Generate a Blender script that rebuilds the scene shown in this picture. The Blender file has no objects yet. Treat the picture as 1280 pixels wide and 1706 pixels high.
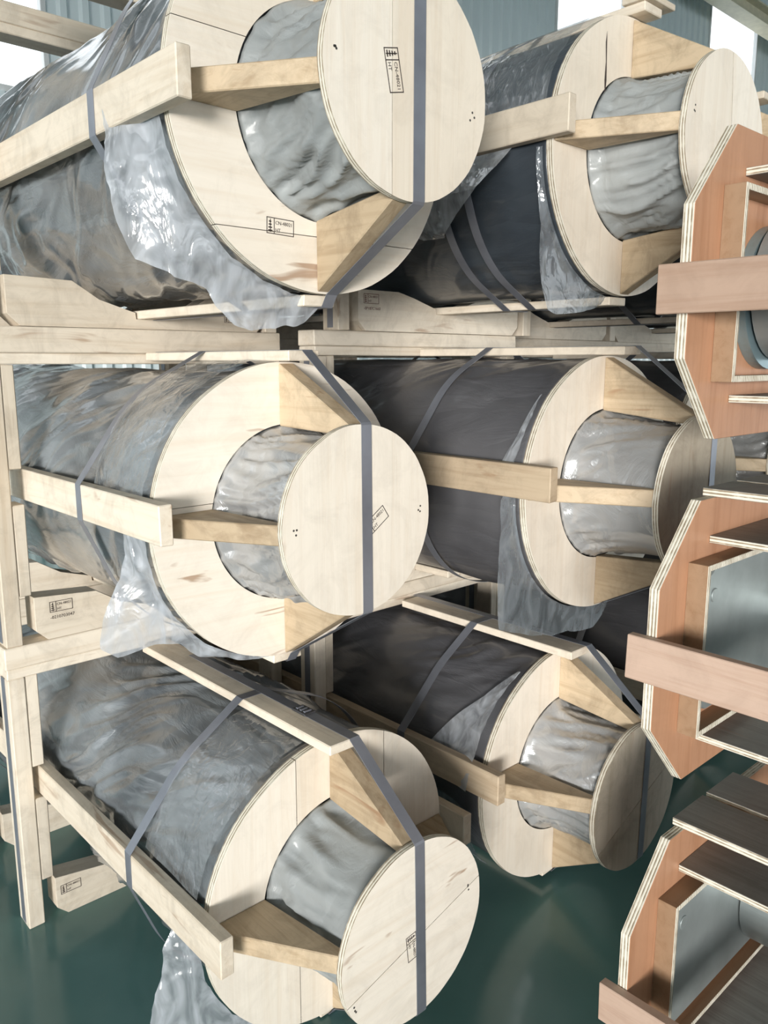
import bpy, bmesh, math, random
from mathutils import Vector, Matrix, noise
random.seed(7)
PI = math.pi
C = bpy.context.scene.collection
SC = bpy.context.scene

# ------------------------------------------------------------------ camera
H = 1.795                                   # camera height over the floor
F_PX, VPX, VPY = 1350.2, -626.5, 601.8      # focal length and vanishing point of the roll axes, 1280x1706 frame
pitch = math.atan((853 - VPY) / F_PX)
yaw = math.atan((640 - VPX) / F_PX * math.cos(pitch))
cd = bpy.data.cameras.new('camera'); cam = bpy.data.objects.new('camera', cd); C.objects.link(cam)
cam.location = (0, 0, H)
cam.rotation_euler = (PI / 2 - pitch, 0, -yaw)
cd.sensor_fit = 'VERTICAL'; cd.sensor_height = 36.0
cd.lens = 36.0 * F_PX / 1706.0
cd.clip_start = 0.05; cd.clip_end = 200
SC.camera = cam

# ------------------------------------------------------------------ light
world = bpy.data.worlds.new('world'); SC.world = world; world.use_nodes = True
bg = world.node_tree.nodes['Background']
bg.inputs[0].default_value = (0.90, 0.96, 1.0, 1); bg.inputs[1].default_value = 1.7
sd = bpy.data.lights.new('sun', 'SUN'); sun = bpy.data.objects.new('sun', sd); C.objects.link(sun)
sd.energy = 3.6; sd.angle = math.radians(16); sd.color = (1.0, 0.97, 0.92)
sun.rotation_euler = Vector((0.78, 0.60, -0.045)).to_track_quat('-Z', 'Y').to_euler()
vs = SC.view_settings
vs.view_transform = 'Standard'; vs.look = 'None'; vs.gamma = 1.0; vs.use_curve_mapping = False
vs.exposure = 0.42

# ------------------------------------------------------------------ materials
MATS = {}
class NT:
    def __init__(s, name):
        s.m = bpy.data.materials.new(name); s.m.use_nodes = True
        s.t = s.m.node_tree; s.n = s.t.nodes; s.p = s.n['Principled BSDF']; s.out = s.n['Material Output']
        MATS[name] = s.m
    def add(s, typ, **k):
        n = s.n.new(typ)
        for a, v in k.items(): setattr(n, a, v)
        return n
    def link(s, a, b): s.t.links.new(a, b)
    def coords(s, scale, rnd=True):
        tc = s.add('ShaderNodeTexCoord'); mp = s.add('ShaderNodeMapping')
        mp.inputs['Scale'].default_value = scale
        s.link(tc.outputs['Object'], mp.inputs['Vector'])
        if rnd:
            oi = s.add('ShaderNodeObjectInfo'); ml = s.add('ShaderNodeMath', operation='MULTIPLY'); ml.inputs[1].default_value = 37.0
            s.link(oi.outputs['Random'], ml.inputs[0]); s.link(ml.outputs[0], mp.inputs['Location'])
        return mp.outputs[0]
    def noise(s, vec, scale=1.0, detail=4.0, rough=0.6, dist=0.0):
        n = s.add('ShaderNodeTexNoise'); n.inputs['Scale'].default_value = scale; n.inputs['Detail'].default_value = detail
        n.inputs['Roughness'].default_value = rough; n.inputs['Distortion'].default_value = dist
        s.link(vec, n.inputs['Vector']); return n.outputs[0]
    def ramp(s, fac, stops):
        r = s.add('ShaderNodeValToRGB'); e = r.color_ramp.elements
        while len(e) < len(stops): e.new(0.5)
        for el, (p, c) in zip(e, stops): el.position = p; el.color = (*c, 1) if len(c) == 3 else c
        s.link(fac, r.inputs[0]); return r.outputs[0]
    def mix(s, fac, a, b, mode='MIX'):
        m = s.add('ShaderNodeMix', data_type='RGBA', blend_type=mode)
        if isinstance(fac, (int, float)): m.inputs[0].default_value = fac
        else: s.link(fac, m.inputs[0])
        for sock, v in ((m.inputs[6], a), (m.inputs[7], b)):
            if isinstance(v, tuple): sock.default_value = (*v, 1)
            else: s.link(v, sock)
        return m.outputs[2]
    def bump(s, h, strength, dist=0.01):
        b = s.add('ShaderNodeBump'); b.inputs['Strength'].default_value = strength; b.inputs['Distance'].default_value = dist
        s.link(h, b.inputs['Height']); s.link(b.outputs[0], s.p.inputs['Normal'])

def wood(name, light, dark, axis, knots=0.5, rough=0.62, streak=(0.34, 0.19, 0.10), dirt=0.25, var=0.80, thr=0.665):
    t = NT(name)
    sc = [34.0, 34.0, 34.0]; sc['xyz'.index(axis)] = 1.8
    v = t.coords(tuple(sc))
    g = t.noise(v, 1.0, 5.0, 0.65, 0.6)
    col = t.ramp(g, [(0.30, dark), (0.52, light), (0.8, tuple(min(1, c * 1.06) for c in light))])
    big = t.noise(t.coords((9, 9, 9)), 1.0, 6.0, 0.7, 0.8)
    col = t.mix(t.ramp(big, [(0.46, (0, 0, 0)), (0.70, (dirt,) * 3)]), col, tuple(c * 0.55 for c in dark))
    sc2 = [16.0] * 3; sc2['xyz'.index(axis)] = 2.6
    st = t.noise(t.coords(tuple(sc2)), 1.0, 3.0, 0.55, 1.2)
    col = t.mix(t.ramp(st, [(thr, (0, 0, 0)), (thr + 0.07, (knots,) * 3)]), col, streak)
    oi = t.add('ShaderNodeObjectInfo')
    rv = t.ramp(oi.outputs['Random'], [(0.0, (var, var * 0.97, var * 0.93)), (0.5, (0.96, 0.955, 0.95)), (1.0, (1.0, 1.0, 1.0))])
    col = t.mix(1.0, col, rv, 'MULTIPLY')
    t.link(col, t.p.inputs['Base Color'])
    t.p.inputs['Roughness'].default_value = rough
    t.bump(g, 0.25, 0.004)
    return t.m

LW, DW = (0.80, 0.715, 0.595), (0.70, 0.595, 0.465)
wood('wood_panel_z', (0.86, 0.79, 0.69), (0.81, 0.72, 0.605), 'z', 0.25, dirt=0.22, var=0.9, thr=0.69)
wood('wood_panel_x', (0.86, 0.79, 0.69), (0.81, 0.72, 0.605), 'x', 0.75, dirt=0.22, var=0.9, thr=0.65)
wood('wood_y', LW, DW, 'y', 0.55, dirt=0.42, var=0.78)
wood('wood_x', LW, DW, 'x', 0.55, dirt=0.42, var=0.78)
wood('wood_z', LW, DW, 'z', 0.55, dirt=0.42, var=0.78)
wood('gusset_wood', (0.60, 0.475, 0.325), (0.45, 0.335, 0.21), 'y', 0.7, dirt=0.55, var=0.7)
wood('wood_panel_aged', (0.47, 0.42, 0.34), (0.39, 0.34, 0.26), 'z', 0.4, dirt=0.5)  # panel wood darkened: the crates' shade on two end discs put into the colour
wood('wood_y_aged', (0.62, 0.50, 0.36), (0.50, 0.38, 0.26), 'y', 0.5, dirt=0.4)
wood('veneer_red', (0.50, 0.265, 0.155), (0.42, 0.205, 0.11), 'z', 0.3, 0.45, (0.36, 0.16, 0.09), dirt=0.15)
wood('veneer_tan', (0.36, 0.235, 0.145), (0.30, 0.185, 0.105), 'x', 0.2, 0.5, dirt=0.15)
wood('veneer_pink', (0.54, 0.385, 0.30), (0.46, 0.305, 0.225), 'y', 0.4, 0.6, dirt=0.2)
wood('board_grey', (0.30, 0.29, 0.27), (0.22, 0.21, 0.19), 'y', 0.2, 0.6)

def ply(name, axis, freq):
    t = NT(name)
    tc = t.add('ShaderNodeTexCoord'); sp = t.add('ShaderNodeSeparateXYZ'); t.link(tc.outputs['Object'], sp.inputs[0])
    w = t.add('ShaderNodeMath', operation='MULTIPLY'); w.inputs[1].default_value = freq; t.link(sp.outputs['XYZ'.index(axis.upper())], w.inputs[0])
    s = t.add('ShaderNodeMath', operation='SINE'); t.link(w.outputs[0], s.inputs[0])
    n = t.noise(t.coords((30, 30, 30)), 1.0, 3.0, 0.6)
    ad = t.add('ShaderNodeMath', operation='MULTIPLY_ADD'); ad.inputs[1].default_value = 0.35; t.link(s.outputs[0], ad.inputs[0]); t.link(n, ad.inputs[2])
    col = t.ramp(ad.outputs[0], [(0.18, (0.28, 0.22, 0.15)), (0.40, (0.70, 0.64, 0.52)), (0.8, (0.80, 0.76, 0.66))])
    t.link(col, t.p.inputs['Base Color']); t.p.inputs['Roughness'].default_value = 0.7
    t.bump(ad.outputs[0], 0.3, 0.004)
ply('ply_edge_y', 'y', 2 * PI / 0.0075); ply('ply_edge_z', 'z', 2 * PI / 0.0075); ply('ply_edge_x', 'x', 2 * PI / 0.0075)

def wrap(name, dark, milk, milk_amt, rough, coat, bump, scale=(9, 3, 9), ridge=0.0):
    """film-wrapped surface: dark sheet under clear stretch film with creases"""
    t = NT(name)
    v = t.coords(scale)
    a = t.noise(v, 1.0, 5.0, 0.6, 1.6)
    vb = t.coords((3, 3, 3)); b = t.noise(vb, 1.0, 3.0, 0.55)
    vo = t.add('ShaderNodeTexVoronoi', feature='DISTANCE_TO_EDGE'); vo.inputs['Scale'].default_value = 1.0
    mp2 = t.mix(0.25, v, a); t.link(mp2, vo.inputs['Vector'])
    m = t.ramp(b, [(0.40, (0, 0, 0)), (0.68, (milk_amt,) * 3)])
    col = t.mix(m, dark, milk)
    t.link(col, t.p.inputs['Base Color'])
    t.p.inputs['Roughness'].default_value = rough
    t.p.inputs['Coat Weight'].default_value = coat; t.p.inputs['Coat Roughness'].default_value = 0.12
    cr = t.ramp(vo.outputs['Distance'], [(0.0, (0, 0, 0)), (0.12, (1, 1, 1))])
    rg = t.noise(t.coords((scale[0] * 0.5, scale[1] * 0.7, scale[2] * 0.5)), 1.0, 2.0, 0.45, 0.8)
    rd = t.ramp(rg, [(0.44, (0, 0, 0)), (0.5, (1, 1, 1)), (0.56, (0, 0, 0))])
    h = t.mix(ridge, t.mix(0.25, a, cr), rd)
    t.bump(h, bump, 0.03)
    return t
wrap('film_clear_wrap', (0.085, 0.095, 0.105), (0.34, 0.37, 0.39), 0.55, 0.30, 0.9, 0.5, ridge=0.12)
wrap('film_dark_wrap', (0.072, 0.072, 0.079), (0.14, 0.14, 0.15), 0.6, 0.42, 0.35, 0.28)
wrap('film_blue_wrap', (0.040, 0.050, 0.062), (0.10, 0.12, 0.14), 0.6, 0.40, 0.4, 0.25)
j = wrap('journal_wrap', (0.36, 0.365, 0.37), (0.62, 0.63, 0.64), 0.8, 0.30, 0.5, 0.35, (3, 9, 7)); j.p.inputs['Metallic'].default_value = 0.35
j = wrap('journal_grey', (0.26, 0.28, 0.285), (0.44, 0.46, 0.46), 0.8, 0.55, 0.15, 0.25, (3, 8, 6))

def film_mat(name, alpha, tint):
    """clear polythene: mostly see-through, milky where it bunches, mirror-like on its folds"""
    t = NT(name)
    a = t.noise(t.coords((16, 16, 7)), 1.0, 3.0, 0.5, 1.5)
    df = t.add('ShaderNodeBsdfDiffuse'); df.inputs[0].default_value = (*tint, 1)
    tl = t.add('ShaderNodeBsdfTranslucent'); tl.inputs[0].default_value = (*tint, 1)
    gl = t.add('ShaderNodeBsdfGlossy'); gl.inputs['Roughness'].default_value = 0.10; gl.inputs[0].default_value = (1, 1, 1, 1)
    tr = t.add('ShaderNodeBsdfTransparent'); tr.inputs[0].default_value = (0.96, 0.97, 0.98, 1)
    b = t.add('ShaderNodeBump'); b.inputs['Strength'].default_value = 0.45; b.inputs['Distance'].default_value = 0.02; t.link(a, b.inputs['Height'])
    fz = t.add('ShaderNodeLayerWeight'); fz.inputs['Blend'].default_value = 0.5; t.link(b.outputs[0], fz.inputs['Normal'])
    t.link(b.outputs[0], gl.inputs['Normal'])
    m1 = t.add('ShaderNodeMixShader'); m1.inputs[0].default_value = 0.45; t.link(df.outputs[0], m1.inputs[1]); t.link(tl.outputs[0], m1.inputs[2])
    m2 = t.add('ShaderNodeMixShader'); t.link(t.ramp(a, [(0.35, (alpha * 0.6,) * 3), (0.68, (min(1, alpha * 1.45),) * 3)]), m2.inputs[0])
    t.link(tr.outputs[0], m2.inputs[1]); t.link(m1.outputs[0], m2.inputs[2])
    m3 = t.add('ShaderNodeMixShader'); pw = t.add('ShaderNodeMath', operation='POWER'); pw.inputs[1].default_value = 3.5; t.link(fz.outputs['Facing'], pw.inputs[0])
    k = t.add('ShaderNodeMath', operation='MULTIPLY_ADD'); k.inputs[1].default_value = 0.5; k.inputs[2].default_value = 0.07
    t.link(pw.outputs[0], k.inputs[0]); t.link(k.outputs[0], m3.inputs[0]); t.link(m2.outputs[0], m3.inputs[1]); t.link(gl.outputs[0], m3.inputs[2])
    t.link(m3.outputs[0], t.out.inputs[0])
film_mat('film_loose', 0.62, (0.72, 0.76, 0.82))
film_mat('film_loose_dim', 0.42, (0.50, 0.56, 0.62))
film_mat('film_thin', 0.17, (0.72, 0.75, 0.78))

def plain(name, col, rough=0.5, metal=0.0, var=0.0, vscale=(8, 8, 8), bump=0.0, coat=0.0):
    t = NT(name)
    if var:
        a = t.noise(t.coords(vscale), 1.0, 4.0, 0.6)
        c = t.ramp(a, [(0.3, tuple(max(0, x * (1 - var)) for x in col)), (0.7, tuple(min(1, x * (1 + var)) for x in col))])
        t.link(c, t.p.inputs['Base Color'])
        if bump: t.bump(a, bump, 0.01)
    else: t.p.inputs['Base Color'].default_value = (*col, 1)
    t.p.inputs['Roughness'].default_value = rough; t.p.inputs['Metallic'].default_value = metal
    t.p.inputs['Coat Weight'].default_value = coat
    return t.m
plain('strap_steel', (0.27, 0.285, 0.33), 0.36, 0.5, 0.2, (6, 6, 6))
plain('seal_steel', (0.12, 0.12, 0.13), 0.4, 0.7, 0.2)
plain('ink', (0.055, 0.040, 0.035), 0.8)
plain('ink_red', (0.17, 0.055, 0.04), 0.8)
plain('nail_steel', (0.10, 0.09, 0.08), 0.5, 0.6)
plain('metal_grey', (0.42, 0.46, 0.46), 0.38, 0.6, 0.18, (5, 5, 5), 0.05)
plain('metal_teal', (0.25, 0.34, 0.37), 0.30, 0.5, 0.15, (5, 5, 5), 0.05)
plain('sheet_metal', (0.62, 0.70, 0.72), 0.45, 0.0, 0.08, (0.4, 0.4, 0.4))
plain('beam_cream', (0.62, 0.57, 0.42), 0.5, 0.0, 0.1)
plain('roof_sheet', (0.16, 0.19, 0.18), 0.7)
plain('frame_white', (0.60, 0.62, 0.62), 0.5)

t = NT('floor_epoxy')
a = t.noise(t.coords((0.9, 0.9, 0.9), False), 1.0, 5.0, 0.6)
col = t.ramp(a, [(0.3, (0.085, 0.185, 0.175)), (0.7, (0.125, 0.25, 0.235))])
sp = t.noise(t.coords((7, 7, 7), False), 1.0, 6.0, 0.7)
col = t.mix(t.ramp(sp, [(0.66, (0, 0, 0)), (0.76, (0.35,) * 3)]), col, (0.20, 0.26, 0.25))
t.link(col, t.p.inputs['Base Color']); t.p.inputs['Roughness'].default_value = 0.16
t.link(t.ramp(a, [(0.3, (0.12,) * 3), (0.7, (0.24,) * 3)]), t.p.inputs['Roughness'])
t.bump(sp, 0.03, 0.01)
t = NT('window_glass')
tr = t.add('ShaderNodeBsdfTransparent'); m2 = t.add('ShaderNodeMixShader'); m2.inputs[0].default_value = 0.08
t.p.inputs['Roughness'].default_value = 0.05
t.link(tr.outputs[0], m2.inputs[1]); t.link(t.p.outputs[0], m2.inputs[2]); t.link(m2.outputs[0], t.out.inputs[0])

# ------------------------------------------------------------------ mesh helpers
def obj(name, verts, faces, mats, parent=None, midx=None, smooth=False):
    me = bpy.data.meshes.new(name); me.from_pydata([tuple(v) for v in verts], [], faces)
    for m in ([mats] if isinstance(mats, str) else mats): me.materials.append(MATS[m])
    if midx: me.polygons.foreach_set('material_index', midx)
    if smooth: me.polygons.foreach_set('use_smooth', [True] * len(me.polygons))
    bm = bmesh.new(); bm.from_mesh(me); bmesh.ops.recalc_face_normals(bm, faces=bm.faces); bm.to_mesh(me); bm.free()
    me.update()
    o = bpy.data.objects.new(name, me); C.objects.link(o); o.parent = parent
    return o
def obj_bm(name, bm, mats, parent=None, smooth=False):
    bmesh.ops.recalc_face_normals(bm, faces=bm.faces)
    me = bpy.data.meshes.new(name); bm.to_mesh(me); bm.free()
    for m in ([mats] if isinstance(mats, str) else mats): me.materials.append(MATS[m])
    if smooth: me.polygons.foreach_set('use_smooth', [True] * len(me.polygons))
    o = bpy.data.objects.new(name, me); C.objects.link(o); o.parent = parent
    return o
def thing(name, label, cat, loc=(0, 0, 0), group=None):
    o = bpy.data.objects.new(name, None); C.objects.link(o); o.location = loc; o.empty_display_size = 0.1
    o['label'] = label; o['category'] = cat
    if group: o['group'] = group
    return o
def structure(o): o['kind'] = 'structure'; return o
def jit(a): return random.uniform(-a, a)
def bevel(bm, w):
    bmesh.ops.bevel(bm, geom=list(bm.edges), offset=w, segments=1, affect='EDGES', clamp_overlap=True)
def box(name, a, b, mat, parent=None, bev=0.003, wob=0.0):
    (x0, y0, z0), (x1, y1, z1) = a, b
    bm = bmesh.new()
    vs_ = [bm.verts.new((x + jit(wob), y + jit(wob), z + jit(wob))) for x in (x0, x1) for y in (y0, y1) for z in (z0, z1)]
    for f in ((0, 1, 3, 2), (4, 6, 7, 5), (0, 4, 5, 1), (2, 3, 7, 6), (0, 2, 6, 4), (1, 5, 7, 3)): bm.faces.new([vs_[i] for i in f])
    if bev: bevel(bm, bev)
    return obj_bm(name, bm, mat, parent)
def edge_slots(o, axis, cap=0, edge=1):
    i = 'xyz'.index(axis)
    for p in o.data.polygons: p.material_index = cap if abs(p.normal[i]) > 0.6 else edge
def prism(name, pts, axis, a, b, mats, parent=None, bev=0.0025):
    """polygon extruded along axis; pts are the two other coordinates in xyz order"""
    i = 'xyz'.index(axis)
    def mk(p, t): q = list(p); q.insert(i, t); return q
    bm = bmesh.new()
    A = [bm.verts.new(mk(p, a)) for p in pts]; B = [bm.verts.new(mk(p, b)) for p in pts]
    bm.faces.new(A); bm.faces.new(B[::-1]); n = len(pts)
    for k in range(n): bm.faces.new((A[k], B[k], B[(k + 1) % n], A[(k + 1) % n]))
    if bev: bevel(bm, bev)
    return obj_bm(name, bm, mats, parent)

def disc_planks(name, cx, cz, r, ri, y0, y1, cuts, ang, mat, parent, seg=72, gap=0.0016, rough=0.0015, chord=None):
    """a round ply panel (ring if ri) sawn from boards: strips across direction ang, each its own mesh"""
    edges = [-9.0] + list(cuts) + [9.0]; out = []
    nx, nz = math.cos(ang), math.sin(ang)
    for k in range(len(edges) - 1):
        bm = bmesh.new(); layers = []
        for y in (y0, y1):
            lo = []; li = []
            for s in range(seg):
                a = 2 * PI * s / seg; rr = r + rough * noise.noise((math.cos(a) * 5 + cx * 7, math.sin(a) * 5 + cz * 3, r))
                x, z = rr * math.cos(a), rr * math.sin(a)
                if chord: z = max(z, -chord) if chord < 0.9 else z
                lo.append(bm.verts.new((x, y, z)))
                if ri: li.append(bm.verts.new((ri * math.cos(a), y, ri * math.sin(a))))
            layers.append((lo, li))
        (o0, i0), (o1, i1) = layers
        for s in range(seg):
            t_ = (s + 1) % seg
            bm.faces.new((o0[s], o0[t_], o1[t_], o1[s]))
            if ri:
                bm.faces.new((i0[s], i1[s], i1[t_], i0[t_]))
                bm.faces.new((o0[s], i0[s], i0[t_], o0[t_])); bm.faces.new((o1[s], o1[t_], i1[t_], i1[s]))
        if not ri: bm.faces.new(o0[::-1]); bm.faces.new(o1)
        for lim, sgn in ((edges[k], -1), (edges[k + 1], 1)):
            if abs(lim) > 5: continue
            d = lim - sgn * gap / 2
            g = bmesh.ops.bisect_plane(bm, geom=list(bm.verts) + list(bm.edges) + list(bm.faces), plane_co=(nx * d, 0, nz * d), plane_no=(nx * sgn, 0, nz * sgn), clear_outer=True)
            es = [e for e in g['geom_cut'] if isinstance(e, bmesh.types.BMEdge)]
            bmesh.ops.edgeloop_fill(bm, edges=es) if len(es) > 2 and not ri else bmesh.ops.holes_fill(bm, edges=[e for e in bm.edges if e.is_boundary], sides=8)
        bmesh.ops.translate(bm, verts=bm.verts, vec=(cx, 0, cz))
        seen = set(); bm.verts.index_update()
        for v0 in list(bm.verts):
            if v0 in seen: continue
            isl, stack = {v0}, [v0]
            while stack:
                for e_ in stack.pop().link_edges:
                    for w_ in e_.verts:
                        if w_ not in isl: isl.add(w_); stack.append(w_)
            seen |= isl
            vl = list(isl); ix = {v: i for i, v in enumerate(vl)}
            o = obj(name, [v.co.copy() for v in vl], [tuple(ix[v] for v in f.verts) for f in bm.faces if f.verts[0] in isl], [mat, 'ply_edge_y'], parent); edge_slots(o, 'y'); out.append(o)
        bm.free()
    return out

def ribbon(name, path, wdir, width, thick, mat, parent, closed=False):
    """flat steel band along path, its width along wdir"""
    P = [Vector(p) for p in path]; w = Vector(wdir).normalized(); n = len(P); vs_, fs = [], []
    for i in range(n):
        a = P[(i - 1) % n] if (closed or i) else P[i]; b = P[(i + 1) % n] if (closed or i < n - 1) else P[i]
        nr = (b - a).normalized().cross(w)
        for sx, st in ((-1, 0), (1, 0), (1, 1), (-1, 1)): vs_.append(P[i] + w * (sx * width / 2) + nr * (st * thick))
    m = n if closed else n - 1
    for i in range(m):
        j_ = (i + 1) % n
        for k in range(4): fs.append((4 * i + k, 4 * i + (k + 1) % 4, 4 * j_ + (k + 1) % 4, 4 * j_ + k))
    if not closed: fs += [(0, 1, 2, 3), (4 * n - 4, 4 * n - 3, 4 * n - 2, 4 * n - 1)]
    return obj(name, vs_, fs, mat, parent)

def hull(pts):
    pts = sorted(set((round(x, 5), round(z, 5)) for x, z in pts)); L = []
    def cross(o, a, b): return (a[0] - o[0]) * (b[1] - o[1]) - (a[1] - o[1]) * (b[0] - o[0])
    for seq in (pts, pts[::-1]):
        h = []
        for p in seq:
            while len(h) > 1 and cross(h[-2], h[-1], p) <= 0: h.pop()
            h.append(p)
        L += h[:-1]
    return L

def text_mesh(name, body, size, loc, rot, mat, parent, align='LEFT'):
    cu = bpy.data.curves.new('t', 'FONT'); cu.body = body; cu.size = size; cu.extrude = 0.0002; cu.resolution_u = 2; cu.align_x = align
    o = bpy.data.objects.new('t', cu); C.objects.link(o); bpy.context.view_layer.update()
    dg = bpy.context.evaluated_depsgraph_get(); me = bpy.data.meshes.new_from_object(o.evaluated_get(dg))
    C.objects.unlink(o); bpy.data.objects.remove(o)
    me.materials.clear(); me.materials.append(MATS[mat])
    r = bpy.data.objects.new(name, me); C.objects.link(r); r.parent = parent; r.location = loc; r.rotation_euler = rot
    return r
def stamp(parent, x, y, z, ang, s, mat='ink', number=None, line='CN-48021', mirror=1):
    """framed heat-treatment mark printed on a -Y face; ang turns it in the face"""
    M = Matrix.Translation((x, y, z)) @ Matrix.Rotation(-ang, 4, 'Y') @ Matrix.Rotation(PI / 2, 4, 'X')
    vs_, fs = [], []
    def bar(x0, y0, x1, y1):
        n = len(vs_); vs_.extend([(x0, y0, 0), (x1, y0, 0), (x1, y1, 0), (x0, y1, 0), (x0, y0, .0004), (x1, y0, .0004), (x1, y1, .0004), (x0, y1, .0004)])
        for f in ((0, 1, 2, 3), (4, 5, 6, 7), (0, 1, 5, 4), (1, 2, 6, 5), (2, 3, 7, 6), (3, 0, 4, 7)): fs.append(tuple(n + i for i in f))
    w, h, t_ = 2.1 * s, s, 0.05 * s
    bar(0, 0, w, t_); bar(0, h - t_, w, h); bar(0, 0, t_, h); bar(w - t_, 0, w, h); bar(0.55 * s, 0, 0.55 * s + t_, h)
    for k in range(4):      # the ear-of-grain mark in the left cell
        bar(0.12 * s + 0.02 * s * k, (0.16 + 0.18 * k) * s, 0.44 * s - 0.03 * s * k, (0.24 + 0.18 * k) * s)
    bar(0.26 * s, 0.1 * s, 0.31 * s, 0.9 * s)
    o = obj('stamp', vs_, fs, mat, parent); o.matrix_local = M
    for body, sz, px, py in ((line, 0.31, 0.66, 0.60), ('HT', 0.31, 0.66, 0.16)) + (((number, 0.42, 0.0, -0.62),) if number else ()):
        q = text_mesh('lettering', body, sz * s, (0, 0, 0), (0, 0, 0), mat, o); q.location = (px * s, py * s, 0.0)
    return o

# ------------------------------------------------------------------ the hall
FL = 0.0
structure(obj('floor', [(-14, -12, 0), (30, -12, 0), (30, 8.0, 0), (-14, 8.0, 0)], [(0, 1, 2, 3)], 'floor_epoxy'))
WY = 8.0
WINX = [(-3.6, -1.6), (1.25, 3.2), (6.0, 8.0), (10.85, 12.75), (15.6, 17.65), (20.4, 22.4)]
WZ0, WZ1, WTOP = 4.15, 8.42, 10.0
def corrugated(name, x0, x1, z0, z1, parent=None):
    vs_, fs = [], []; x = x0; prof = []
    while x < x1 - 1e-6:
        for dx, dy in ((0, 0), (0.10, 0), (0.125, -0.035), (0.185, -0.035)):
            if x + dx < x1: prof.append((x + dx, WY + dy))
        x += 0.21
    prof.append((x1, WY))
    for px, py in prof: vs_ += [(px, py, z0), (px, py, z1)]
    for i in range(len(prof) - 1): fs.append((2 * i, 2 * i + 2, 2 * i + 3, 2 * i + 1))
    return obj(name, vs_, fs, 'sheet_metal', parent)
wb = structure(corrugated('wall_back', -14, 30, 0, WZ0))
corrugated('cladding_sheet', -14, 30, WZ1, WTOP, wb)
xs = [-14] + [v for w in WINX for v in w] + [30]
for k in range(0, len(xs), 2): corrugated('cladding_sheet', xs[k], xs[k + 1], WZ0, WZ1, wb)
for k, (a_, b_) in enumerate(WINX):
    fr = structure(box('window_%d' % (k + 1), (a_, WY - 0.02, WZ0), (b_, WY + 0.06, WZ0 + 0.06), 'frame_white', None, 0.004))
    box('window_frame', (a_, WY - 0.02, WZ1 - 0.06), (b_, WY + 0.06, WZ1), 'frame_white', fr, 0.004)
    for px in (a_, b_ - 0.05): box('window_frame', (px, WY - 0.02, WZ0), (px + 0.05, WY + 0.06, WZ1), 'frame_white', fr, 0.004)
    box('window_pane', (a_ + 0.05, WY + 0.01, WZ0 + 0.06), (b_ - 0.05, WY + 0.018, WZ1 - 0.06), 'window_glass', fr, 0)
structure(obj('wall_right', [(30, -12, 0), (30, 8, 0), (30, 8, WTOP), (30, -12, WTOP)], [(0, 1, 2, 3)], 'sheet_metal'))
LZ = 4.3      # open doorways below, unseen cladding above added to cut ambient light
structure(obj('wall_left', [(-14, -12, LZ), (-14, 8, LZ), (-14, 8, WTOP), (-14, -12, WTOP)], [(0, 1, 2, 3)], 'sheet_metal'))
structure(obj('wall_front', [(-14, -12, LZ), (30, -12, LZ), (30, -12, WTOP), (-14, -12, WTOP)], [(0, 1, 2, 3)], 'sheet_metal'))
structure(obj('ceiling', [(-14, -12, WTOP), (30, -12, WTOP), (30, 8, WTOP), (-14, 8, WTOP)], [(0, 1, 2, 3)], 'roof_sheet'))
gb = bpy.data.objects.new('trim_1', None); C.objects.link(gb); gb['kind'] = 'structure'; gb.location = (8, 7.3, 7.84)
for nm, a_, b_ in (('beam_flange', (-22, -0.16, 0), (22, 0.16, 0.03)), ('beam_web', (-22, -0.02, 0.03), (22, 0.02, 0.27)), ('beam_flange', (-22, -0.16, 0.27), (22, 0.16, 0.30))):
    box(nm, a_, b_, 'beam_cream', gb, 0.003)

# ------------------------------------------------------------------ packed rolls
RF, RE, LE, RH, CZ = 0.40, 0.235, 0.303, 0.238, 0.44
RB = 0.397                 # wrapped barrel
BLEN = 2.15
def cyl_wrinkled(name, r, y0, y1, nseg, ny, amp, mat, parent, seed, caps=True, cx=0.0, cx2=None, cz2=None, taper=0.0, stretch=(5.0, 1.6), turn=0.6, mb=0.55):
    """cylinder under film: sharp drawn folds, longer one way (turn) than the other"""
    vs_, fs = [], []; ct, st_ = math.cos(turn), math.sin(turn)
    for i in range(ny + 1):
        u = i / ny; y = y0 + (y1 - y0) * u
        ox = cx + (0 if cx2 is None else (cx2 - cx) * u); oz = CZ + (0 if cz2 is None else cz2 * u)
        for s in range(nseg):
            a = 2 * PI * s / nseg; q = r * (a if a < PI * 1.9 else (2 * PI - a) * 19)      # fold field closes on itself at the far side
            w = 0.35 * noise.noise((q * 3, y * 3, seed)) 
            p = Vector(((ct * q - st_ * y + w * 0.3) * stretch[0], (st_ * q + ct * y) * stretch[1], seed * 1.7))
            n1, n2 = noise.noise(p), noise.noise(p * 2.1 + Vector((9, 1, 4)))
            mask = min(1.0, max(0.0, mb + 1.6 * noise.noise((q * 2.2, y * 2.2, seed + 5))))
            d = mask * ((1 - min(1, 3.0 * abs(n1))) + 0.5 * (1 - min(1, 3.0 * abs(n2)))) + 0.5 * noise.noise((q * 4, y * 4, seed + 2))
            env = min(1, 0.2 + u * 8) if taper else min(1.0, 0.15 + min(u, 1 - u) * 30)
            rr = r * (1 - taper * u) + amp * (d - 1.7) * env
            vs_.append((ox + rr * math.cos(a), y, oz + rr * math.sin(a)))
    for i in range(ny):
        for s in range(nseg):
            t_ = (s + 1) % nseg; fs.append((i * nseg + s, i * nseg + t_, (i + 1) * nseg + t_, (i + 1) * nseg + s))
    if caps: fs += [tuple(range(nseg)), tuple(range(ny * nseg, (ny + 1) * nseg))]
    return obj(name, vs_, fs, mat, parent, smooth=True)

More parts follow.
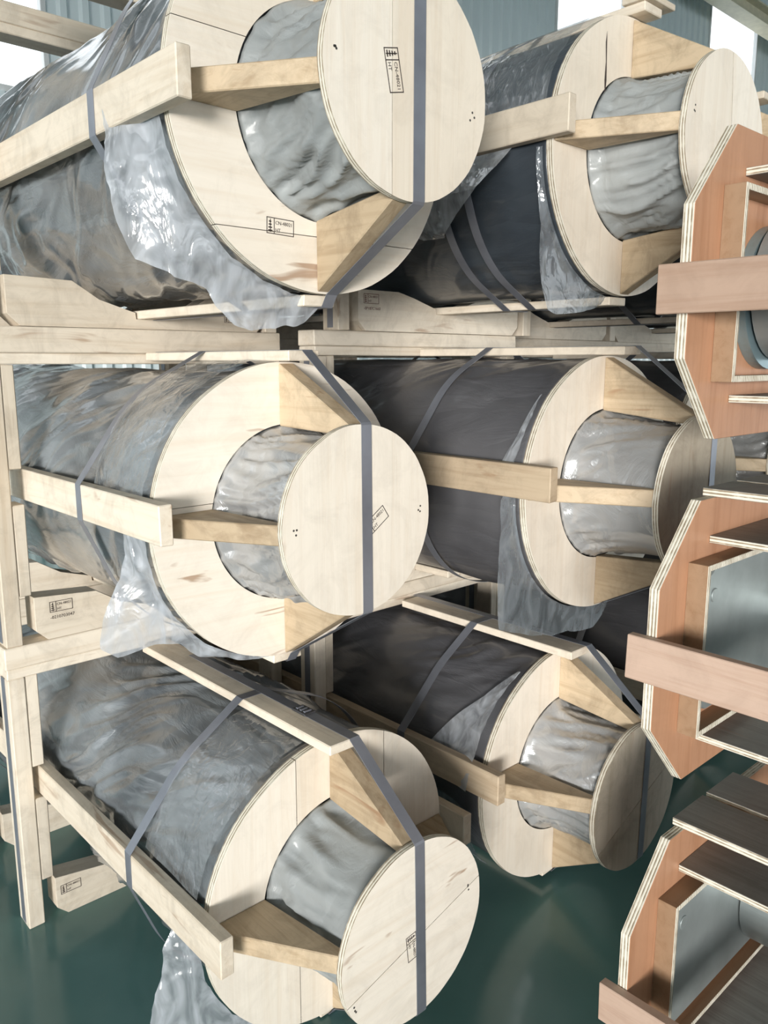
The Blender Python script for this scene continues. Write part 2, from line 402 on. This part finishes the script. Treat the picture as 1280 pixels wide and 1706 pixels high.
def lerp_tab(tab, t_):
    for (a, *va), (b, *vb) in zip(tab, tab[1:]):
        if a <= t_ <= b:
            u = (t_ - a) / (b - a) if b > a else 0
            return [x + (y - x) * u for x, y in zip(va, vb)]
    return list(tab[0][1:]) if t_ < tab[0][0] else list(tab[-1][1:])

def skirt(parent, tab, mat, seed, nt=110, ns=22, fold=0.016):
    """loose film past the flange rim; tab rows: angle in degrees, outer radius, y of the hem, y where it leaves the barrel"""
    vs_, fs = [], []; a0, a1 = tab[0][0], tab[-1][0]
    for i in range(nt + 1):
        th = a0 + (a1 - a0) * i / nt; ro, ye, reach = lerp_tab(tab, th); a = math.radians(th)
        for k in range(ns + 1):
            s = k / ns; e = max(0, (s - 0.25) / 0.75)
            r = 0.404 + (ro - 0.404) * (0.10 * s + 0.90 * e ** 1.2)
            y = reach + (ye - reach) * s ** 0.85
            n1 = noise.noise((th * 0.075, s * 1.1 + th * 0.02, seed)); n2 = noise.noise((th * 0.04 + 7, s * 2.0, seed + 3)); n3 = noise.noise((th * 0.22, s * 2.0 - th * 0.05, seed + 8))
            amp = fold * (0.25 + 1.5 * s * (1.25 - s)) * min(1, 0.25 + (ro - 0.40) / 0.06)
            r = max(0.404, r + amp * (1 - 2.6 * abs(n1)) + 0.25 * amp * (1 - 3 * abs(n3))); y = max(0.028, y + amp * 1.2 * n2)
            vs_.append((r * math.cos(a), y, CZ + r * math.sin(a)))
    for i in range(nt):
        for k in range(ns):
            b = i * (ns + 1) + k; fs.append((b, b + 1, b + ns + 2, b + ns + 1))
    return obj('loose_film', vs_, fs, mat, parent, smooth=True)

def make_roll(P):
    X, Y, Z = P['pos']; root = thing('packed_roll', P['label'], 'roll', (X, Y, Z + H - CZ), 'film-wrapped rolls packed with wooden end discs')
    sd_ = P['seed']; random.seed(sd_)
    ex, ez = P.get('off', (0, 0))
    L = LE + P.get('dl', 0)
    cyl_wrinkled('wrapped_barrel', RB, 0.0225, BLEN - 0.0225, *((260, 170) if P.get('amp', 0) > .005 else (140, 80)), P.get('amp', 0.006), P['wrap'], root, sd_, stretch=P.get('stretch', (9.0, 2.6)), turn=P.get('turn', 0.6))
    for side, (f0, f1, d) in enumerate(((0.0, 0.022, -1), (BLEN, BLEN - 0.022, 1))):
        near = side == 0
        disc_planks('flange_plank', 0, CZ, RF, RH, min(f0, f1), max(f0, f1), P['fcuts'] if near else [], P['fang'], P['fmat'], root, 96 if near else 48)
        ox, oz = (ex, ez) if near else (0, 0)
        ye = f0 + d * L
        cyl_wrinkled('wrapped_journal', 0.2405, f0 + d * 0.001 if near else f0 + 0.001, ye - d * 0.018, 150 if near else 40, 44 if near else 8, 0.021 if near else 0.004, P['jwrap'], root, sd_ + 5, cx2=ox, cz2=oz, taper=0.075, stretch=(17.0, 3.5), turn=P.get('jturn', 0.25), mb=0.95)
        disc_planks('end_disc', ox, CZ + oz, RE, 0, min(ye, ye - d * 0.018), max(ye, ye - d * 0.018), P['ecuts'] if near else [], P['eang'], P['emat'], root, 84 if near else 40)
        # four tapering planks between flange rim and end disc
        yi, yo = f0 + d * 0.0005, ye - d * 0.0185
        tg = 0.024; ro = P.get('gr', RF - 0.004)
        gl, gt = P.get('gl', 0), P.get('gt', 0)
        for kx, kz, sh in ((-1, 0, gl), (1, 0, 0), (0, 1, gt), (0, -1, 0)):
            ri0, ri1 = 0.233, 0.205
            ew = RE - 0.004
            if kx: pts = [(kx * ri0, yi), (kx * ro, yi), (ox + kx * ew, yo), (ox + kx * ri1, yo)]; o = prism('gusset_plank', pts, 'z', CZ + sh - tg, CZ + sh + tg, 'gusset_wood', root)
            else: pts = [(yi, CZ + kz * ri0), (yi, CZ + kz * ro), (yo, CZ + oz + kz * ew), (yo, CZ + oz + kz * ri1)]; o = prism('gusset_plank', pts, 'x', sh - tg, sh + tg, 'gusset_wood', root)
    bl, bt = P.get('bl', 0), P.get('bt', 0); hw, th = 0.048, P.get('bth', 0.034); yb = P.get('yb', -0.11)
    B0 = RF + 0.002; B1 = B0 + th
    box('batten', (-B1, yb, CZ + bl - hw), (-B0, BLEN + 0.09, CZ + bl + hw), P.get('bmat', 'wood_y'), root, 0.0025, 0.001)
    box('batten', (B0, yb + 0.03, CZ - hw), (B1, BLEN + 0.09, CZ + hw), 'wood_y', root, 0.0025, 0.001)
    box('batten', (bt - hw, P.get('yt', -0.08), CZ + B0), (bt + hw, P.get('yend', 0.9), CZ + B0 + 0.026), 'wood_y', root, 0.0025, 0.001)
    box('batten', (-hw, P.get('ybot', 0.02), CZ - B0 - 0.026), (hw, BLEN + 0.05, CZ - B0), 'wood_y', root, 0.0025, 0.001)
    # banding round the barrel
    ring = [((RB + 0.006) * math.cos(2 * PI * k / 160), (RB + 0.006) * math.sin(2 * PI * k / 160)) for k in range(160)]
    cor = [(-B1 - .0006, bl - hw), (-B1 - .0006, bl + hw), (B1 + .0006, -hw), (B1 + .0006, hw), (bt - hw, B0 + .0266), (bt + hw, B0 + .0266), (-hw, -B0 - .0266), (hw, -B0 - .0266)]
    if 'ybot' in P: cor = cor[:-2]
    for ys in P['straps'] + ([1.75] if 'ybot' not in P else []):
        hp = hull(ring + cor)
        ribbon('steel_strap', [(x, ys, CZ + z) for x, z in hp][::-1], (0, 1, 0), 0.032, 0.0012, 'strap_steel', root, True)
    # band over the end disc, lengthwise
    sx = P.get('sx', 0.0); ye = -L; yt = P.get('yt', -0.08); top = CZ + B0 + 0.0268
    zb = CZ - B0 - (0.0275 if 'ybot' not in P else 0.0035)
    zt = CZ + ez; sxe = P.get('sxe', sx)
    pth = [(sx, 0.72, top), (sx, yt, top), (sx, yt - 0.003, top - 0.004)]
    zr = math.sqrt(max(0.001, (RE + 0.002) ** 2 - (sxe - ex) ** 2))
    pth += [(sxe, ye + 0.001, zt + zr + 0.001), (sxe, ye - 0.0015, zt + zr - 0.004), (sxe + P.get('slean', 0), ye - 0.0015, zt - zr + 0.004), (sxe + P.get('slean', 0), ye + 0.001, zt - zr - 0.001)]
    pth += [(sx, -0.002, CZ - ro - 0.004), (sx, 0.018, zb), (sx, P.get('ybot', 1.2), zb)]
    if P.get('lstrap', True): ribbon('steel_strap', pth, (1, 0, 0), P.get('sw', 0.032), 0.0012, 'strap_steel', root)
    if 'seal' in P:
        ys = P['seal']
        s = box('strap_seal', (sx - 0.02, ys - 0.03, top), (sx + 0.02, ys + 0.03, top + 0.006), 'seal_steel', root, 0.002)
        for k in (-1, 0, 1): box('crimp', (sx - 0.012, ys + k * 0.016 - 0.004, top + 0.0058), (sx + 0.012, ys + k * 0.016 + 0.004, top + 0.009), 'strap_steel', s, 0.001)
    for tab, m, *fo in P.get('skirts', []): skirt(root, tab, m, sd_ + 0.37, fold=fo[0] if fo else 0.016)
    for (sx_, sz_, ang, s_) in P.get('stamps', []): stamp(root, ex + sx_, -L - 0.0003, CZ + ez + sz_, ang, s_)
    for (nx_, nz_) in P.get('nails', []):
        for q in range(3):
            px, pz = ex + nx_ + jit(0.009), CZ + ez + nz_ + jit(0.012)
            prism('nail', [(px + 0.0028 * math.cos(k * PI / 3), pz + 0.0028 * math.sin(k * PI / 3)) for k in range(6)], 'y', -L - 0.0006, -L + 0.004, 'nail_steel', root, 0)
    return root

def T(reach, *rows): return [(a, r, y, reach) if len(q) == 0 else (a, r, y, q[0]) for a, r, y, *q in rows]
ROLLS = [
 dict(pos=(1.264, 1.582, .559), seed=11, label='wrapped roll on the top tier whose end disc has a framed stamp beside the strap', wrap='film_clear_wrap', jwrap='journal_grey', amp=.017,
      off=(.013, .010), dl=-.021, fcuts=[-.27, .12], fang=PI / 2, fmat='wood_panel_x', ecuts=[-.055], eang=0.0, emat='wood_panel_z', straps=[.27], bl=-.02, gl=-.01, sx=.02, sxe=.035, sw=.034, yend=.85,
      skirts=[(T(.03, (183, .43, .22), (190, .445, .20), (205, .49, .17), (219, .545, .12), (226, .50, .10), (236, .485, .09), (248, .51, .08), (256, .50, .07), (264, .475, .06), (275, .412, .04)), 'film_loose')],
      stamps=[(-.08, .05, -1.35, .040)], nails=[(-.20, .02), (.19, -.03)]),
 dict(pos=(1.274, 1.762, -.401), seed=23, label='wrapped middle-tier roll with a bright clean end disc and brown streaks on its flange', wrap='film_clear_wrap', jwrap='journal_wrap', amp=.015,
      off=(-.004, .019), fcuts=[.05], fang=PI / 2, fmat='wood_panel_x', ecuts=[], eang=0, emat='wood_panel_z', straps=[.335], bl=.035, gl=.012, yb=-.11, sx=.01, sxe=.012, slean=.004, yend=.69,
      skirts=[(T(.03, (180, .415, .12), (190, .425, .12), (197, .455, .12), (205, .53, .12), (210, .575, .10), (215, .565, .09), (219, .49, .07), (226, .445, .06), (244, .425, .05), (265, .407, .035)), 'film_loose'),
              (T(.325, (97, .406, .04), (130, .412, .032), (170, .412, .032)), 'film_thin')],
      stamps=[(.026, -.045, .6, .038)], nails=[(-.20, -.005), (.20, .005)]),
 dict(pos=(1.241, 1.531, -1.361), seed=31, label='wrapped floor-tier roll with a seal clip on the strap along its top batten', wrap='film_clear_wrap', jwrap='journal_grey', amp=.018,
      off=(.004, -.005), dl=-.007, fcuts=[-.13, .17], fang=0.0, fmat='wood_panel_z', ecuts=[-.02], eang=1.85, emat='wood_panel_x', straps=[.325], bl=.055, gl=.02, bt=-.035, yb=-.125, sx=-.005, sxe=.012, slean=.012, seal=.13, yend=.92,
      skirts=[(T(.03, (176, .42, .10), (184, .465, .10), (192, .47, .10), (203, .54, .10), (220, .50, .08), (240, .43, .05), (258, .407, .035)), 'film_loose'),
              (T(.315, (99, .406, .04), (130, .414, .032), (165, .414, .032)), 'film_thin')],
      stamps=[(-.035, .0, -1.45, .034)], nails=[(-.20, -.10), (.19, .03)]),
 dict(pos=(2.357, 1.435, .603), seed=43, label='top-tier wrapped roll with a split strapless end disc and a small board on top', wrap='film_blue_wrap', jwrap='journal_grey', amp=.006,
      off=(-.007, .002), fcuts=[-.02], fang=0.0, fmat='wood_panel_z', ecuts=[.03], eang=0.10, emat='wood_panel_z', straps=[.32, .43], bl=.048, gl=.02, yb=-.075, yt=-.05, lstrap=False, yend=.75,
      skirts=[(T(.032, (182, .409, .05), (195, .412, .05), (210, .43, .05), (226, .52, .05), (234, .56, .05), (243, .52, .05), (262, .43, .05), (280, .409, .04)), 'film_loose_dim', .007),
              (T(.60, (181, .43, .12), (187, .47, .14, .66), (193, .50, .20, .68), (200, .49, .30, .66), (206, .46, .38, .62), (211, .407, .45, .55)), 'film_loose'),
              (T(.75, (97, .407, .035), (130, .412, .032), (168, .412, .032)), 'film_thin')], nails=[(-.19, .05), (-.08, -.08)]),
 dict(pos=(2.246, 1.405, -.383), seed=57, label='dark wrapped middle-tier roll with square-cornered film hanging below its flange', wrap='film_dark_wrap', jwrap='journal_wrap', amp=.0055,
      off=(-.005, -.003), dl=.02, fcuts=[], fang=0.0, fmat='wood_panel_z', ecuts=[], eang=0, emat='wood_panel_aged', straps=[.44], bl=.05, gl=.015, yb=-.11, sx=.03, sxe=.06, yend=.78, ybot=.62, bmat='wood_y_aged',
      skirts=[(T(.032, (179, .43, .05), (181, .445, .05), (193, .455, .05), (206, .497, .05), (215, .545, .05), (222, .592, .05), (231, .55, .05), (243, .52, .05), (260, .49, .05), (277, .505, .05), (284, .48, .05), (292, .41, .04)), 'film_loose_dim', .005),
              (T(.08, (135, .406, .035, .045), (155, .412, .032, .06), (176, .43, .032, .12)), 'film_loose')], nails=[]),
 dict(pos=(2.181, 1.479, -1.340), seed=61, label='dark wrapped floor-tier roll with a loose film fold above its side batten', wrap='film_dark_wrap', jwrap='journal_wrap', amp=.010,
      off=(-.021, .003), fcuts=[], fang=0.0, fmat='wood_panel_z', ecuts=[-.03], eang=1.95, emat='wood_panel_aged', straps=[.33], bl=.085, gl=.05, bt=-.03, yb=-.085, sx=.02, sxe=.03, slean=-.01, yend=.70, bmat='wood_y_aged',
      skirts=[(T(.1, (118, .406, .032, .045), (135, .412, .035, .10), (150, .422, .035, .18), (163, .44, .035, .24), (175, .44, .04, .22)), 'film_loose'),
              (T(.2, (184, .43, .05), (200, .425, .05), (225, .41, .05)), 'film_loose_dim')], nails=[]),
 dict(pos=(3.38, 1.55, -.390), seed=71, label='dark wrapped middle-tier roll in the third row, behind the red plywood crates', wrap='film_dark_wrap', jwrap='journal_wrap', amp=.004,
      fcuts=[], fang=0.0, fmat='wood_panel_z', ecuts=[], eang=0, emat='wood_panel_z', straps=[.4], yend=.85),
 dict(pos=(3.38, 1.55, -1.345), seed=73, label='dark wrapped floor-tier roll in the third row, behind the red plywood crates', wrap='film_dark_wrap', jwrap='journal_wrap', amp=.004,
      fcuts=[], fang=0.0, fmat='wood_panel_z', ecuts=[], eang=0, emat='wood_panel_z', straps=[.4], yend=.85),
] + [
 dict(pos=(3.38, 1.55, .59), seed=79, label='dark wrapped top-tier roll in the third row, behind the split-disc roll', wrap='film_blue_wrap', jwrap='journal_grey', amp=.004,
      fcuts=[], fang=0.0, fmat='wood_panel_z', ecuts=[], eang=0, emat='wood_panel_z', straps=[.4], yend=.85)]
for z_, tier, w_ in ((-1.345, 'floor', 'film_dark_wrap'), (-.39, 'middle', 'film_dark_wrap'), (.59, 'top', 'film_blue_wrap')):
    ROLLS.append(dict(pos=(4.52, 1.75, z_), seed=90 + len(ROLLS), label='dark wrapped %s-tier roll in the last row, farthest from the outer row' % tier, wrap=w_, jwrap='journal_wrap', amp=.004, fcuts=[], fang=0.0, fmat='wood_panel_z', ecuts=[], eang=0, emat='wood_panel_z', straps=[.4], yend=.75))
roots = [make_roll(p) for p in ROLLS]

# extra board and bracket on top of the split-disc roll
stamp(roots[0], -.165, -.0003, CZ - .275, -.03, .036)
R4 = roots[3]
ck = [(-.165, .30), (-.160, .25), (-.163, .20), (-.158, .15), (-.153, .20), (-.156, .25), (-.160, .33)]
prism('crack', [(x, CZ + z) for x, z in ck], 'y', -.0006, .002, 'ink', R4, 0)

box('top_board', (-.06, -.07, CZ + RF + .0285), (.09, .02, CZ + RF + .046), 'wood_x', R4, .002)

# ------------------------------------------------------------------ stacking frames
def frame(label, X, y, z0, z1, cz, st=None, short=0.0, bl=0.0, wr=0.535, beam=True, bt=0.086):
    """portal of two posts, a doubled top beam and a notched saddle; z relative to the eye"""
    wl = 0.535
    root = thing('stacking_frame', label, 'frame', (X, y, z0 + H), 'timber stacking frames round the rolls')
    h = z1 - z0; d = 0.088; ax = cz - z0; g = 0.0006
    tb = h - bt if beam else h; um = bt - 0.033
    for s, w, dz in ((-1, wl, bl), (1, wr, 0)):
        a_, b_ = sorted((s * w, s * (w - 0.05))); box('post', (a_, 0, g), (b_, d, tb - g), 'wood_z', root, 0.003, 0.001)
        if w < 0.53: continue
        a_, b_ = sorted((s * (w - 0.0505), s * (w - 0.088)))
        box('post_cleat', (a_, 0.004, ax + dz + 0.054), (b_, d, tb - g), 'wood_z', root, 0.003, 0.001)
        box('post_cleat', (a_, 0.004, 0.15), (b_, d, ax + dz - 0.054), 'wood_z', root, 0.003, 0.001)
    if beam:
        box('top_beam', (-wl - 0.004, -0.004, h - um), (wr + 0.002, d, h - g), 'wood_x', root, 0.003, 0.001)
        box('top_beam', (-wl, 0.0, tb), (wr - short, d, h - um - 0.0005), 'wood_x', root, 0.003, 0.001)
    seat = max(0.003, ax - 0.4295)
    def circ(x): return ax - math.sqrt(0.408 ** 2 - x * x)
    e, er = wl - 0.09, min(wr - 0.051, 0.445); hh = 0.142
    half = [(.25, min(hh, circ(.25))), (.17, max(seat, circ(.17) - .004)), (.0535, max(seat + .001, circ(.0535) - .004)), (.053, seat)]
    prof = [(-e + 0.035, g), (-e, 0.035), (-e, hh)] + [(-x, z) for x, z in half] + [(x, z) for x, z in half[::-1]] + [(er, hh), (er, 0.035), (er - 0.035, g)]
    prism('saddle', prof, 'y', 0.0, d - 0.01, 'wood_x', root, 0.001)
    for (sx, sz, num, s_, mt) in st or []: stamp(root, sx, -0.0005, sz, 0.0, s_, mt, num)
    ribbon('steel_strap', [(-wl - .0006, 0.045, 0.01), (-wl - .0006, 0.045, tb)], (0, 1, 0), 0.03, 0.0012, 'strap_steel', root)
    return root
colA, colB, colC = 1.262, 2.262, 3.38
def fl(row, tier, where): return '%s-tier timber portal frame in the %s row, %s' % (tier, row, where)
nr, fr_ = 'nearer the end discs', 'farther from the end discs'
FR = [('outer', colA, 2.47, (-1.361, -.401, .559), (-H, -.85, .10, 1.16), (.055, .035, -.02), .51, (.005, .01, 0)),
      ('second', colB, 2.20, (-1.340, -.383, .603), (-H, -.85, .105, .85), (.085, .05, .048), 1.02, (-.035, -.015, .09)),
      ('last', 4.52, 2.52, (-1.345, -.390, .59), (-H, -.85, .105, .85), (0, 0, 0), .85, (0, 0, 0)),
      ('third', colC, 2.42, (-1.345, -.390, .59), (-H, -.85, .105, .85), (0, 0, 0), 1.02, (0, 0, 0))]
STAMPS = {('outer', 0): [(-.43, .075, None, .032, 'ink')], ('outer', 1): [(-.40, .085, '-0210703047', .034, 'ink')], ('outer', 2): [(.27, .03, None, .030, 'ink')],
          ('second', 2): [(-.42, .095, '-0P187C1660', .034, 'ink_red')]}
for nm, X, y0, rows, zz, bls, gapy, dxs in FR:
    for k, cz in enumerate(rows):
        tier = ('floor', 'middle', 'top')[k]; bm_ = not (nm != 'outer' and k == 2)
        wr_ = (.47, .488, .488)[k] if nm == 'outer' else 0.535
        frame(fl(nm, tier, nr), X + dxs[k], y0, zz[k], zz[k + 1], cz, STAMPS.get((nm, k)), 0, bls[k], wr_, bm_, (.1, .109, .1)[k] if nm == 'outer' else 0.086)
        frame(fl(nm, tier, fr_), X + dxs[k], y0 + gapy, zz[k], zz[k + 1], cz, None, 0, bls[k], wr_, bm_, (.1, .109, .1)[k] if nm == 'outer' else 0.086)

# ------------------------------------------------------------------ octagonal plywood crates
def crate(label, xl, yo, zt, zb, bz, tops, metal):
    W = 0.90; cx_, cz_ = 0.155, 0.17
    root = thing('plywood_crate', label, 'crate', (xl + W / 2, yo, zb + H), 'octagonal-ended plywood crates in a stack')
    h = zt - zb; w2 = W / 2; LN = 1.7
    octo = [(-w2, cz_), (-w2, h - cz_), (-w2 + cx_, h), (w2 - cx_, h), (w2, h - cz_), (w2, cz_), (w2 - cx_, 0), (-w2 + cx_, 0)]
    for ya in (0.0, -LN):
        p = prism('end_panel', octo, 'y', ya, ya + 0.024, ['veneer_red', 'ply_edge_y'], root, 0.001); edge_slots(p, 'y')
    for s in (-1, 1):
        a_, b_ = sorted((s * (w2 + 0.0005), s * (w2 + 0.026)))
        box('side_batten', (a_, -LN - 0.05, bz - zb - 0.048), (b_, 0.055, bz - zb + 0.048), 'veneer_pink', root, 0.002, 0.001)
    for k in range(tops):
        o = box('top_board', (-w2 + cx_ + 0.065 + 0.17 * k, -LN, h + 0.0005), (-w2 + cx_ + 0.065 + 0.17 * k + 0.15, 0.03, h + 0.0185), ['board_grey', 'ply_edge_z'], root, 0.001); edge_slots(o, 'z')
    # short box frame round the roller end
    bw, bz0, bz1, dp = 0.335, h / 2 - 0.195, h / 2 + 0.195, 0.046; t_ = 0.013
    def bs(a_, b_, mt, ax):
        o = box('box_board', a_, b_, [mt, 'ply_edge_x'], root, 0.0008)
        for p in o.data.polygons: p.material_index = 1 if abs(p.normal[1]) > 0.6 else 0
    bs((-bw, -dp, bz0), (-bw + t_, -0.0005, bz1), 'veneer_tan', 'x'); bs((bw - t_, -dp, bz0), (bw, -0.0005, bz1), 'veneer_tan', 'x')
    bs((-bw + t_ + .0003, -dp, bz1 - t_), (bw - t_ - .0003, -0.0005, bz1), 'veneer_tan', 'z'); bs((-bw + t_ + .0003, -dp, bz0), (bw - t_ - .0003, -0.0005, bz0 + t_), 'veneer_tan', 'z')
    o = box('cover_board', (-bw + .09, -LN + .03, bz1 + 0.03), (bw - .05, -0.0005, bz1 + 0.046), ['board_grey', 'ply_edge_z'], root, 0.001); edge_slots(o, 'z')
    o = box('cover_board', (-bw + .09, -LN + .03, bz0 - 0.046), (bw - .05, -0.0005, bz0 - 0.03), ['board_grey', 'ply_edge_z'], root, 0.001); edge_slots(o, 'z')
    # roller end
    cz0 = h / 2
    if metal == 'round':
        n = 48; pts = [(-.1 + 0.155 * math.cos(2 * PI * k / n), cz0 - .015 + 0.155 * math.sin(2 * PI * k / n)) for k in range(n)]
    else:
        hw_, rr = 0.318, 0.05; pts = []
        for qx, qz, a0 in ((1, 1, 0), (-1, 1, PI / 2), (-1, -1, PI), (1, -1, 3 * PI / 2)):
            for k in range(7):
                a = a0 + k * PI / 12; pts.append((qx * (hw_ - rr) + rr * math.cos(a), cz0 + .012 + qz * (0.162 - rr) + rr * math.sin(a)))
    prism('roller_end', pts, 'y', -0.0006, -0.03 if metal != 'round' else -0.025, 'metal_teal' if metal == 'round' else 'metal_grey', root, 0.012)
    n = 40; xr = -.1 if metal == 'round' else .2; prism('roller_body', [(xr + 0.15 * math.cos(2 * PI * k / n), cz0 + 0.15 * math.sin(2 * PI * k / n)) for k in range(n)], 'y', -0.0335, -LN + 0.001, 'metal_grey', root, 0.004)  # body mostly out of view, added to block light from the rolls behind
    if metal != 'round':
        n = 20; q = prism('plug_ring', [(-.265 + 0.016 * math.cos(2 * PI * k / n), cz0 + .115 + 0.016 * math.sin(2 * PI * k / n)) for k in range(n)], 'y', -0.0302, -0.033, 'metal_grey', root, 0.001)
    return root
crate('red plywood crate end, topmost of its stack, holding a round roller end', 1.552, .80, .47, -.165, .14, 0, 'round')
crate('red plywood crate end in the middle of its stack, over the lowest crate', 1.512, .80, -.295, -.945, -.615, 2, 'square')
crate('red plywood crate end, lowest of its stack, standing near the floor', 1.480, .80, -1.085, -1.735, -1.435, 2, 'square')
def bearer(label, x0, x1, z0, z1, y):
    o = box('crate_bearer', (x0, y - 0.05, z0 + H), (x1, y + 0.05, z1 + H), 'board_grey', None, 0.003); o['label'] = label; o['category'] = 'timber'; o['group'] = 'cross timbers between the plywood crates'
for y, nm in ((.30, 'beside the rolls'), (-.60, 'away from the rolls')):
    bearer('grey cross timber under the topmost plywood crate, ' + nm, 1.72, 2.26, -.2755, -.1655, y)
    bearer('grey cross timber under the middle plywood crate, ' + nm, 1.69, 2.20, -1.0655, -.9455, y)
    bearer('grey cross timber on the floor under the lowest plywood crate, ' + nm, 1.65, 2.20, -H, -1.7355, y)
